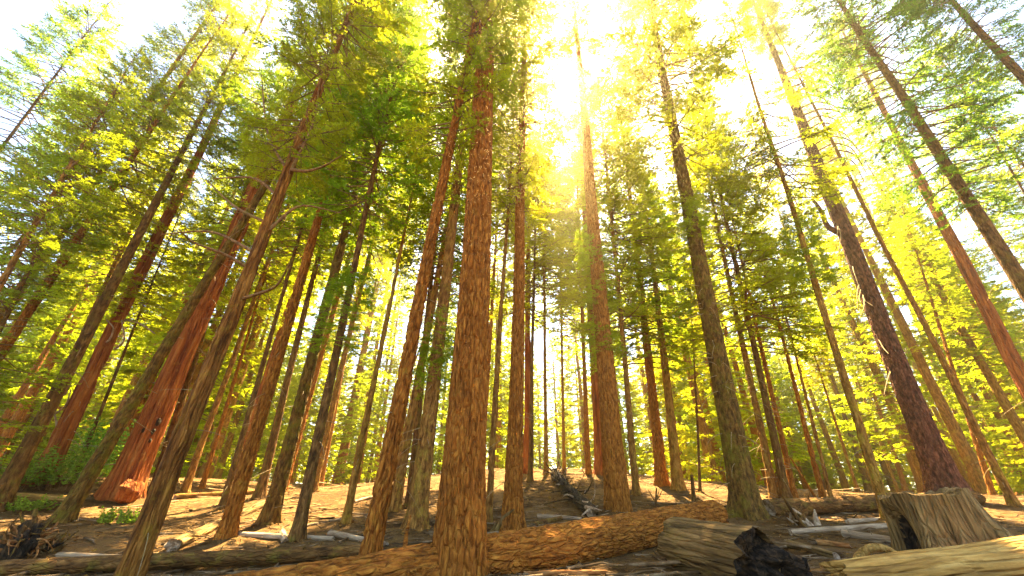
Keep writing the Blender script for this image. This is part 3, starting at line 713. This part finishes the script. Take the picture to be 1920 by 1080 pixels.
def stump():
    b = spot(1790, 1052); c = px_size(b)
    root = thing('tree_stump', 'broad grey weathered stump with ragged top and dark hollow side at lower right', 'stump', b)
    seg = 150; H = at_depth(1775, 925, b.y).z - b.z
    hs = np.linspace(-.3, H, 46); u = np.arange(seg) / seg
    U, Hh = np.meshgrid(u, hs)
    th = U * 2 * math.pi
    f = np.clip(Hh / H, 0, 1)
    asym = 1 + .55 * np.cos(th - math.radians(315))
    r = c * 67 * (1 + (.55 * asym * np.exp(-2.6 * f)) * (1 + .5 * np.sin(5 * th + 1) + .3 * np.sin(9 * th)))
    r = r + bark_disp(U, Hh, 2 * math.pi * c * 67, 'greywood', 61) * 1.0
    hol = np.exp(-((np.angle(np.exp(1j * (th - math.radians(174))))) / .30) ** 2) * np.clip(1.35 - f * 1.5, 0, 1)
    r = r * (1 - .42 * sstep(hol * 1.6))
    Z = Hh.copy(); top = (vnoise(u, u * 0, 34, 5) - .5) * .16 + (vnoise(u, u * 0, 9, 6) - .5) * .14 + .05 * np.cos(u * 2 * math.pi + .6)
    Z += top[None, :] * f ** 6
    V = np.stack([r * np.cos(th) - .12 * f * c * 80, r * np.sin(th), Z], -1)
    V = V.reshape(-1, 3)
    i = np.arange(len(hs) - 1)[:, None] * seg; j = np.arange(seg)[None, :]; j2 = (j + 1) % seg
    q = np.stack([i + j, i + j2, i + seg + j2, i + seg + j], -1).reshape(-1, 4)
    burnt = (hol.reshape(-1)[q].mean(1) > .34)
    obj('trunk', mesh_np('trunk', V, [q[~burnt]], M['stumpwood']), root)
    used = np.unique(q[burnt]); remap = np.zeros(len(V), dtype=int); remap[used] = np.arange(len(used))
    h = obj('charred_hollow', mesh_np('charred_hollow', V[used], [remap[q[burnt]]], M['char']), root)
    h['label'] = 'black charred hollow in the side of the stump'
    rim = V.reshape(len(hs), seg, 3)[-1]; cen = rim.mean(0); vs = []
    for k in range(8):
        g = 1 - k / 8; v = cen + (rim - cen) * g * .996
        v[:, 2] += (-.05 * (1 - g) + .05 * (vnoise(u, u * 0 + k, 18, 9) - .5)) * (1 if k else 0); vs.append(v)
    W = np.vstack(vs + [cen[None] - np.array([[0, 0, .1]])]); i = np.arange(7)[:, None] * seg
    q = np.stack([i + j, i + j2, i + seg + j2, i + seg + j], -1).reshape(-1, 4)
    t = np.stack([7 * seg + np.arange(seg), 7 * seg + (np.arange(seg) + 1) % seg, np.full(seg, 8 * seg)], -1)
    obj('broken_top', mesh_np('broken_top', W, [q, t], M['stumpwood']), root)
stump()

# the splintered dead trunk on the mound, pointing down at the viewer
def splintered():
    a = spot(1112, 972); b = spot(1040, 893)
    ra = 12 * px_size(a); rb = 7 * px_size(b)
    root = log('dead_trunk', 'splintered black and white dead trunk with spiky branches on the mound', a + Vector((0, 0, ra * .8)), b + Vector((0, 0, rb)), ra, rb, 'char', 350, seg=30, dl=.10, ragged=.45, bow=.12, bend=.25)
    L = (a - b).length; rs = np.random.RandomState(12); cy_ = lambda v: v[[1, 2, 0]]
    for k in range(70):
        f = rs.uniform(.03, 1.0); s = f * L; an = rs.uniform(-.3, 3.45); ln = rs.uniform(.25, .8) * (1 if k % 4 else 1.8)
        d = np.array([rs.uniform(-.7, .7), math.cos(an), math.sin(an)])
        p = np.array([s, .25 * 4 * f * (1 - f), .12 * 4 * f * (1 - f)]) + d * .08
        m = p + d * ln * .5 + rs.normal(0, .06, 3)
        limb(root, 'spiky_branch', [cy_(p), cy_(m), cy_(p + d * ln + rs.normal(0, .14, 3))], rs.uniform(.02, .06), .006, ('char', 'deadwood', 'umber', 'char')[k % 4], 5)
    for k in range(7):
        p = np.array([rs.uniform(-.3, .5), rs.uniform(-.3, .3), rs.uniform(-.1, .2)]); d = np.array([rs.uniform(-1, .2), rs.uniform(-.8, .8), rs.uniform(-.1, .3)])
        limb(root, 'pale_splinter', [cy_(p), cy_(p + d * .35), cy_(p + d * .75)], .07, .015, 'deadwood', 6)
splintered()

def root_wad():
    b = spot(20, 1050); root = thing('root_wad', 'upturned tangle of reddish roots in the bottom left corner', 'roots', b)
    rs = np.random.RandomState(3); c = px_size(b)
    core = []; n = 22; seg = 26
    th = np.arange(seg) / seg * 2 * math.pi; hs = np.linspace(0, math.pi, n)
    T, Hh = np.meshgrid(th, hs)
    r = 26 * c * (1 + .9 * (vnoise(T / (2 * math.pi), Hh * 3, 9, 4) - .5))
    V = np.stack([r * np.sin(Hh) * np.cos(T), .7 * r * np.sin(Hh) * np.sin(T), r * np.cos(Hh) * 1.2 + 22 * c], -1).reshape(-1, 3)
    i = np.arange(n - 1)[:, None] * seg; j = np.arange(seg)[None, :]; j2 = (j + 1) % seg
    q = np.stack([i + j, i + seg + j, i + seg + j2, i + j2], -1).reshape(-1, 4)
    obj('root_ball', mesh_np('root_ball', V, [q], M['char']), root)
    for k in range(60):
        an = rs.uniform(0, 6.28); el = rs.uniform(-.2, 1.1); d = np.array([math.cos(an) * math.cos(el), math.sin(an) * math.cos(el), math.sin(el)])
        ln = rs.uniform(18, 48) * c; p = np.array([rs.uniform(-14, 14) * c, 0, rs.uniform(10, 34) * c]) + d * 10 * c
        q1 = p + d * ln * .45 + rs.normal(0, 5 * c, 3); q2 = q1 + d * ln * .3 + rs.normal(0, 8 * c, 3)
        limb(root, 'root', [p, q1, q2, q2 + rs.normal(0, 9 * c, 3) - np.array([0, 0, 7 * c])], rs.uniform(1.6, 4) * c, .5 * c, 'rootwood' if k % 3 else 'umber', 5)
root_wad()
def chunk(label, b, n, seed, mats):
    b = spot(*b); c = px_size(b); root = thing('broken_wood', label, 'wood', b); rs = np.random.RandomState(seed)
    for k in range(n):
        an = rs.uniform(0, 6.28); p = np.array([rs.uniform(-30, 30) * c, rs.uniform(-10, 10) * c, rs.uniform(2, 8) * c])
        d = np.array([math.cos(an), .4 * math.sin(an), rs.uniform(.05, 1.1)]); ln = rs.uniform(20, 55) * c
        limb(root, 'splinter', [p - np.array([0, 0, 10 * c]), p + d * ln * .5 + rs.normal(0, 2 * c, 3), p + d * ln], rs.uniform(3, 8) * c, 1.2 * c, mats[k % len(mats)], 6)
chunk('heap of dark broken wood next to the reddish roots at lower left', (75, 1035), 16, 8, ('umber', 'char', 'greywood'))
chunk('heap of dark dead sticks behind the straight orange-brown conifer', (900, 1000), 9, 9, ('umber', 'greywood'))
chunk('tangle of tan sticks below the dark log right of the mossy conifer', (1510, 985), 10, 10, ('deadwood', 'umber'))

# little snags
for lab, p, top, w, fork in (('short dark broken snag standing left of the mossy twiggy conifer', (1300, 941), (1297, 890), 8, 0),
                             ('small forked dead sapling on the slope right of the tall brown conifer', (1227, 951), (1231, 915), 4, 1),
                             ('short dark post-like snag at lower left beside the broken wood', (63, 1012), (66, 955), 9, 0)):
    b = spot(*p); c = px_size(b); root = thing('snag', lab, 'snag', b)
    t = np.array(at_depth(top[0], top[1], b.y) - b)
    limb(root, 'stem', [np.array([0, 0, -.2]), t * .5 + np.array([.02, 0, 0]), t], w * c * .55, w * c * .35, 'umber', 10)
    if fork:
        for sx in (-1, 1, .5):
            limb(root, 'branch', [t * .3, t * .6 + np.array([sx * 8 * c, 0, 0]), t * .75 + np.array([sx * 14 * c, 0, 6 * c])], 1.6 * c, .5 * c, 'umber', 5)
# leaning bare pole at right
b = spot(1532, 936); c = px_size(b); root = thing('leaning_pole', 'thin bare orange pole leaning left against the haze above the dark log', 'pole', b)
t = np.array(at_depth(1482, 858, b.y) - b); limb(root, 'stem', [np.array([0, 0, -.1]), t * .5, t], 2.6 * c, 1.4 * c, 'cinnamon', 6)

# ------------------------------------------------------------------ features of single trees
def feature(idx, name, pixels, r0px, r1px, mat, label=None, dy=0.0):
    """a limb of a surveyed tree, drawn through photo pixels at the depth of that tree"""
    root, b, d, HH, r0, h_at = TREES[idx]
    Mi = (Matrix.Translation(b) @ root.rotation_euler.to_matrix().to_4x4()).inverted()
    pts = []; n = len(pixels)
    for k, (px, py) in enumerate(pixels):
        pts.append(np.array(Mi @ at_depth(px, py, b.y + dy * k / (n - 1))))
    c = px_size(at_depth(pixels[0][0], pixels[0][1], b.y))
    o = limb(root, name, pts, r0px * c, r1px * c, mat, 7)
    if label: o['label'] = label
# crooked limbs of the furrowed tree
for px in ([(543, 318), (575, 322), (608, 312), (640, 292)], [(525, 372), (480, 330), (400, 335)], [(530, 350), (555, 300), (590, 230), (600, 150)],
           [(505, 420), (440, 390), (385, 335)], [(505, 430), (560, 380), (640, 400)], [(540, 320), (500, 260), (490, 140)], [(470, 505), (420, 475), (360, 455), (335, 430)],
           [(455, 560), (520, 540), (545, 490)], [(480, 475), (400, 430), (300, 440)]):
    feature(5, 'branch', px, 3.6, .9, 'limb', dy=random.Random(len(px) + px[0][0]).uniform(-1.5, 1.5))
# curved limb on the left of the dark pine, arched bare branches on its right
feature(4, 'branch', [(1572, 436), (1550, 425), (1540, 395), (1522, 372)], 5.5, 2.5, 'pine', 'dark crooked limb curling up beside the stem', -.6)
for k in range(14):
    y0 = 140 + k * 13; x0 = 1466 + (y0 - 140) * .47
    rr = random.Random(k); ln = rr.uniform(60, 115)
    feature(4, 'bare_branch', [(x0, y0), (x0 + ln * .35, y0 - 16), (x0 + ln * .75, y0 - 8), (x0 + ln, y0 + rr.uniform(12, 40))], 1.8, .6, 'limb', dy=rr.uniform(-1, 1))
for k in range(9):
    rr = random.Random(k + 60); y0 = rr.uniform(400, 720); x0 = 1578 + (y0 - 440) * .355
    feature(4, 'dead_twig', [(x0, y0), (x0 + rr.uniform(-10, 10), y0 + rr.uniform(5, 20)), (x0 + rr.uniform(-22, 22), y0 + rr.uniform(20, 70))], 1.1, .4, 'twig', dy=-1.0)
# bent white branches on the left redwood
for px in ([(98, 815), (108, 800), (100, 770), (112, 740)], [(105, 775), (125, 760), (133, 730)], [(180, 650), (205, 640), (215, 615), (200, 600)], [(215, 655), (235, 640), (228, 600)], [(235, 600), (262, 605), (290, 625)], [(120, 740), (133, 720), (128, 700)]):
    feature(8, 'bent_branch', px, 2.2, 1.0, 'deadwood', dy=-.8)
# burl and burnt holes of the huge redwood
def redwood_details():
    root, b, d, HH, r0, h_at = TREES[6]
    rs = np.random.RandomState(2)
    def blob(name, px, py, rx, rz, mat, push):
        Mi = (Matrix.Translation(b) @ root.rotation_euler.to_matrix().to_4x4()).inverted()
        p = at_depth(px, py, b.y - r0 * push); c = px_size(p)
        n, seg = 16, 24; th = np.arange(seg) / seg * 2 * math.pi; hs = np.linspace(0, math.pi, n); T, Hh = np.meshgrid(th, hs)
        rr = 1 + .45 * (vnoise(T / (2 * math.pi), Hh * 2.5, 7, int(px)) - .5)
        V = np.stack([rr * rx * c * np.sin(Hh) * np.cos(T), rr * rx * .6 * c * np.sin(Hh) * np.sin(T), rr * rz * c * np.cos(Hh)], -1).reshape(-1, 3) + np.array(Mi @ p)
        i = np.arange(n - 1)[:, None] * seg; j = np.arange(seg)[None, :]; j2 = (j + 1) % seg
        obj(name, mesh_np(name, V, [np.stack([i + j, i + seg + j, i + seg + j2, i + j2], -1).reshape(-1, 4)], M[mat]), root)
    blob('burl', 243, 922, 24, 19, 'redwood', .95)
    for px, py, a_, b_ in ((297, 791, 5, 7), (287, 809, 4, 5), (269, 807, 3, 4), (282, 826, 3, 4)):
        blob('burnt_hole', px, py, a_, b_, 'char', .84)
redwood_details()
# clumps of dead brown needles at right
root, b, d, HH, r0, h_at = TREES[42]
for h, az in ((h_at(700), 2.6), (h_at(640), 3.4), (h_at(600), 5.6)):
    o = leaf_obj('dead_needle_clump', 'short', 0, 'leaf_brown', root, (.5 * math.cos(az), .5 * math.sin(az), h - 1.2)); o.scale = (.95, .95, .5)
    o['label'] = 'drooping clump of dead brown needles'

# hanging green sprays low on some trunks
for idx, rows in ((2, (640, 560, 480)), (15, (620, 540)), (21, (690, 640)), (3, (430, 390)), (38, (510, 440)), (47, (560, 430)), (48, (700, 560))):
    root, b, d, HH, r0, h_at = TREES[idx]
    for k, y in enumerate(rows):
        o = leaf_obj('foliage_spray', 'short', k % 2, 'leaf_gold' if idx in (0, 2, 3) else 'leaf', root, (0, 0, h_at(y) - .6))
        o.scale = (.5, .55, .34); o.rotation_euler = (.25 * math.sin(idx + k), .25 * math.cos(idx * 2 + k), idx * 1.3 + k * 2)

# ------------------------------------------------------------------ undergrowth and litter
def herb_mesh(name, seed, h, spread, n, leaf, mat):
    rs = np.random.RandomState(seed); tri = []; st = Tubes()
    for k in range(n):
        an = rs.uniform(0, 6.28); r = spread * math.sqrt(rs.uniform(0, 1)); base = np.array([r * .5 * math.cos(an), r * .5 * math.sin(an), -.03])
        tip = np.array([r * math.cos(an), r * math.sin(an), h * rs.uniform(.5, 1.1)]); st.add([base, (base + tip) / 2 + rs.normal(0, .02, 3), tip], [.006, .005, .003], 3)
        for f in np.linspace(.25, 1, 9):
            p = base + (tip - base) * f
            for _ in range(3):
                d = rs.normal(0, 1, 3); d[2] = abs(d[2]) * .4; d /= np.linalg.norm(d); w = np.cross(d, rs.normal(0, 1, 3)); w /= np.linalg.norm(w)
                l = leaf * rs.uniform(.6, 1.3); m = p + d * l * .5
                tri += [[p, m + w * l * .3, p + d * l], [p, p + d * l, m - w * l * .3]]
    tri = np.array(tri)
    return mesh_np(name, tri.reshape(-1, 3), [np.arange(len(tri) * 3).reshape(-1, 3)], M[mat], False), st.mesh(name + '_stems', M['limb'])
for lab, p, h, sp, n, lf, sd in (
    ('small green leafy plant on the pale ground, left one of two', (195, 983), .45, .35, 14, .09, 1),
    ('small green leafy plant on the pale ground, right one of two', (234, 984), .45, .35, 14, .09, 2),
    ('bright green sunlit shrub behind the mossy leaning trunk at left', (118, 918), 1.6, 1.6, 70, .13, 3),
    ('bright green shrub at the left edge beneath the pale far trunk', (22, 920), 1.5, 1.8, 70, .13, 4),
    ('low green shrub at the left edge beside the pale sunlit log', (45, 960), .5, .9, 40, .09, 5),
    ('yellow-green bush in the left haze beside the split redwood', (160, 900), 2.6, 1.6, 70, .16, 6)):
    b = spot(*p); root = thing('shrub', lab, 'shrub', b)
    f, s = herb_mesh('foliage', sd, h, sp, n, lf, 'herb'); obj('foliage', f, root); obj('stems', s, root, kind='stuff')

def litter():
    rs = np.random.RandomState(77); n = 8000
    y = 6 + 34 * rs.rand(n) ** 1.4; x = (rs.rand(n) * 2 - 1) * (2 + 1.35 * y)
    z = terrain(x, y) + mound(x, y); an = rs.uniform(0, 6.28, n); ln = rs.uniform(.08, .4, n) * (1 + (rs.rand(n) > .96) * 3); w = ln * .022 + .004
    d = np.stack([np.cos(an), np.sin(an), rs.uniform(-.08, .14, n)], -1); s = np.stack([-np.sin(an), np.cos(an), np.zeros(n)], -1)
    p = np.stack([x, y, z + .012], -1); up = np.array([0, 0, 1.0])
    a = p - d * ln[:, None]; b = p + d * ln[:, None]
    V = np.stack([a - s * w[:, None], a + s * w[:, None], a + up * (1.6 * w)[:, None], b - s * w[:, None], b + s * w[:, None], b + up * (1.6 * w)[:, None]], 1)
    k = np.arange(n)[:, None] * 6
    q = np.concatenate([k + np.array([0, 1, 4, 3]), k + np.array([1, 2, 5, 4]), k + np.array([2, 0, 3, 5])])
    m = 420; tb = Tubes(); yy = 7 + 26 * rs.rand(m) ** 1.3; xx = (rs.rand(m) * 2 - 1) * (2 + 1.3 * yy)
    for k in range(m):
        L = rs.uniform(.4, 1.7); a_ = rs.uniform(0, 6.28); q0 = np.array([xx[k], yy[k]]); dd = np.array([math.cos(a_), math.sin(a_)]); sd = np.array([-dd[1], dd[0]])
        f = np.linspace(-.5, .5, 5); pp = q0 + dd * (f * L)[:, None] + sd * (rs.normal(0, .05, 5) * L)[:, None]; rr = rs.uniform(.012, .04)
        zz = terrain(pp[:, 0], pp[:, 1]) + mound(pp[:, 0], pp[:, 1]) + rr * .7 + np.abs(rs.normal(0, .02, 5))
        tb.add(np.column_stack([pp, zz]), np.linspace(rr, rr * .45, 5), 5)
    tv = np.concatenate(tb.v); tq = np.concatenate(tb.q) + V.size // 3
    V = np.concatenate([V.reshape(-1, 3), tv]); q = np.concatenate([q, tq])
    o = obj('twig_litter', mesh_np('twig_litter', V.reshape(-1, 3), [q], M['litter'], False), kind='stuff'); o['label'] = 'fallen twigs scattered over the brown forest floor'; o['category'] = 'twigs'
    n = 26000; y = 6 + 26 * rs.rand(n) ** 1.3; x = (rs.rand(n) * 2 - 1) * (2 + 1.35 * y); z = terrain(x, y) + .008
    bx, by = [], []
    for t in TREES:
        if t[1].y < 30:
            m = 90; an = rs.uniform(0, 6.28, m); rr = t[4] * (1.2 + 1.6 * rs.rand(m) ** 1.5); bx.append(t[1].x + rr * np.cos(an)); by.append(t[1].y + rr * np.sin(an))
    x = np.concatenate([x] + bx); y = np.concatenate([y] + by); n = len(x); z = terrain(x, y) + mound(x, y) + .012
    sz = rs.uniform(.015, .06, n)[:, None, None]; c = np.stack([x, y, z], -1)[:, None, :]
    V = c + sz * rs.normal(0, 1, (n, 3, 3)) * np.array([1, 1, .35])
    o = obj('bark_litter', mesh_np('bark_litter', V.reshape(-1, 3), [np.arange(n * 3).reshape(-1, 3)], M['fir'], False), kind='stuff'); o['label'] = 'bark flakes and cones strewn over the forest floor'; o['category'] = 'bark'
litter()

# ------------------------------------------------------------------ sunlit air
def haze():
    me = bpy.data.meshes.new('haze')
    x, y0, y1, z0, z1 = 232, -218, 246, -6.0, 60
    V = [(-x, y0, z0), (x, y0, z0), (x, y1, z0), (-x, y1, z0), (-x, y0, z1), (x, y0, z1), (x, y1, z1), (-x, y1, z1)]
    me.from_pydata(V, [], [(0, 3, 2, 1), (4, 5, 6, 7), (0, 1, 5, 4), (1, 2, 6, 5), (2, 3, 7, 6), (3, 0, 4, 7)])
    m, N, L, B = new_mat('sunlit_air'); N.remove(B)
    v = N.new('ShaderNodeVolumePrincipled'); v.inputs['Density'].default_value = HAZE_DENSITY
    v.inputs['Color'].default_value = (*HAZE_COLOR, 1); v.inputs['Anisotropy'].default_value = HAZE_G
    L.new(v.outputs[0], N['Material Output'].inputs['Volume'])
    me.materials.append(m)
    o = obj('haze', me, kind='stuff'); o['label'] = 'golden sunlit haze filling the forest air'; o['category'] = 'haze'
haze()
